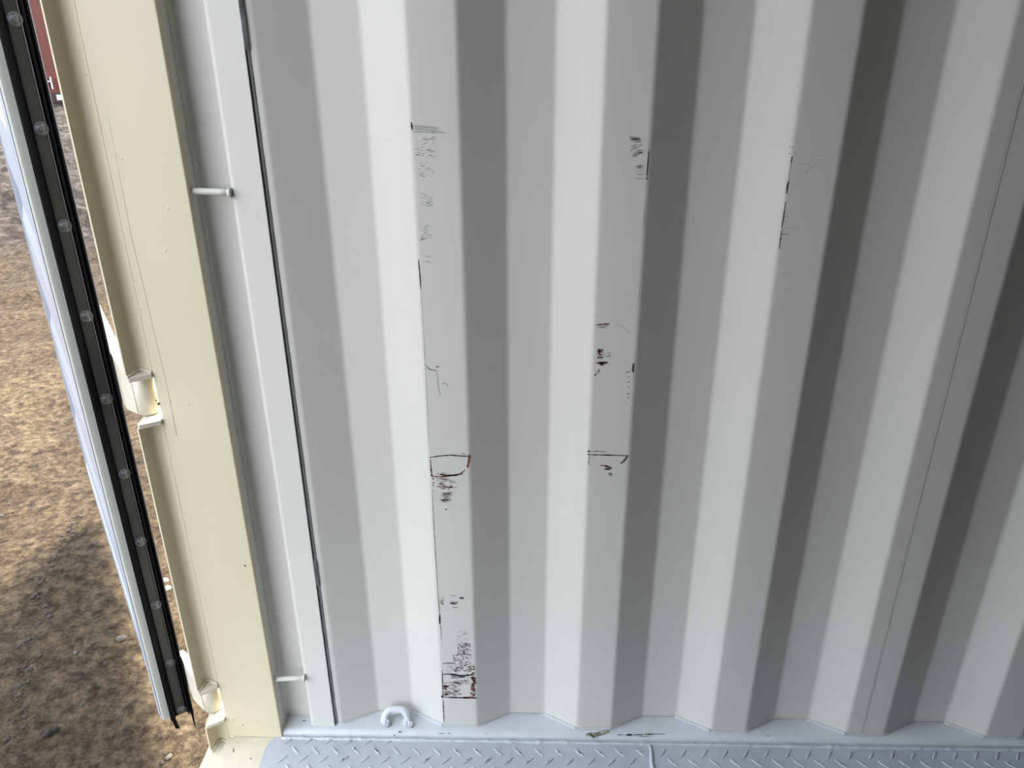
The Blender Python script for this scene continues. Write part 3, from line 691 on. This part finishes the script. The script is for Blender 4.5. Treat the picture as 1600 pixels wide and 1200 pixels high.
# twig-like lump of bark
mb = MB(); x_, y_ = gp(64, 1152); x2, y2 = gp(93, 1137); z_ = GZ + gh(x_, y_) + .006
mb.tube([Vector((x_ + (x2 - x_) * t, y_ + (y2 - y_) * t, GZ + gh(x_ + (x2 - x_) * t, y_ + (y2 - y_) * t) + .006)) for t in (0, .15, .3, .45, .6, .75, .9, 1)], [.003, .0075, .006, .009, .006, .008, .006, .002], 0, 9, jitter=.45, rng=rngb)
tag(mb.build('bark_piece', M['twig']), 'short dark piece of bark lying on the shaded dirt at lower left', 'twig')
rp = random.Random(77); cnt = 0
while cnt < 180:
    u = rp.uniform(-20, 330); v = rp.uniform(430, 1210)
    x_, y_ = gp(u, v)
    if x_ > -0.36: continue
    s_ = rp.choice([.0018, .0022, .0026, .003, .004, .005, .007]) * (1 + .25 * (max(0, y_)))
    put('pebble', rp.choice(pbm), x_, y_, s_, rp.uniform(0, 6), 'small brown pebble or crumb of earth on the dirt outside', 'pebble', 'pebbles scattered on the dirt outside'); cnt += 1

TR = [(118, 812), (95, 870), (62, 925), (70, 960), (48, 1010), (38, 1060), (30, 1120), (15, 1170)]
for i in range(105):
    k = rp.randrange(len(TR) - 1); t = rp.random(); u = TR[k][0] + (TR[k + 1][0] - TR[k][0]) * t + rp.gauss(0, 9); v = TR[k][1] + (TR[k + 1][1] - TR[k][1]) * t + rp.gauss(0, 6)
    x_, y_ = gp(u, v)
    put('pebble', rp.choice(pbm), x_, y_, rp.choice([.003, .004, .005, .007, .009]), rp.uniform(0, 6), 'small brown pebble or crumb of earth on the dirt outside', 'pebble', 'pebbles scattered on the dirt outside')

# ------------------------------------------------------------------ red container across the yard
base = on_z(90, 160, -.12)
rc = empty('shipping_container', (base.x, base.y, -.12)); tag(rc, 'rust-red shipping container standing far off across the muddy yard', 'shipping container')
vd = Vector((base.x - CAM.x, base.y - CAM.y, 0)).normalized(); S = Vector((vd.y, -vd.x, 0))
def C(a, d, z): p = Vector((base.x, base.y, 0)) + S * a + vd * d; return Vector((p.x, p.y, z))
def cprism(mb, pts, z0, z1, mi=0): mb.prism([(C(a, d, 0).x, C(a, d, 0).y) for a, d in pts], z0, z1, mi)
mb = MB(); pr = []; a = -4.0; k = 0
while a < 1.95: pr.append((a, (0, .036, .036, 0)[k % 4])); a += (.072, .068, .07, .068)[k % 4]; k += 1
pr += [(2.0, .036)]
cprism(mb, pr + [(2.0, 2.4), (-4.0, 2.4)], .02, 2.45); mb.build('container_body', M['red'], rc)
mb = MB(); cprism(mb, [(-4.05, -.03), (2.05, -.03), (2.05, .1), (-4.05, .1)], -.12, .06); mb.build('bottom_rail', M['red_dark'], rc)
mb = MB(); cprism(mb, [(-4.05, -.03), (2.05, -.03), (2.05, .1), (-4.05, .1)], 2.4, 2.52); mb.build('top_rail', M['red'], rc)
for a in (-4.08, 1.95):
    mb = MB(); cprism(mb, [(a, -.05), (a + .16, -.05), (a + .16, .12), (a, .12)], -.12, 2.54); mb.build('corner_column', M['red'], rc)
# white lettering fragment
def cbar(mb, a0, a1, z0, z1): cprism(mb, [(a0, -.045), (a1, -.045), (a1, .037), (a0, .037)], z0, z1)
pm = None
d_ = ray(77, 129); q = (Vector((base.x, base.y, 0)) - CAM).dot(vd) / d_.dot(vd); P_ = CAM + d_ * q; a_ = (P_ - Vector((base.x, base.y, 0))).dot(S); zc = P_.z
mb = MB(); cbar(mb, a_ - .05, a_ - .025, zc - .02, zc + .1); cbar(mb, a_ + .02, a_ + .05, zc - .12, zc + .1); cbar(mb, a_ - .05, a_ + .05, zc + .01, zc + .035)
tag(mb.build('lettering', M['white'], rc), 'white lettering')
d_ = ray(93, 152); q = (Vector((base.x, base.y, 0)) - CAM).dot(vd) / d_.dot(vd); P_ = CAM + d_ * q; a_ = (P_ - Vector((base.x, base.y, 0))).dot(S)
mb = MB(); cbar(mb, a_ - .05, a_ + .05, P_.z - .05, P_.z + .05); mb.build('lettering', M['white'], rc)
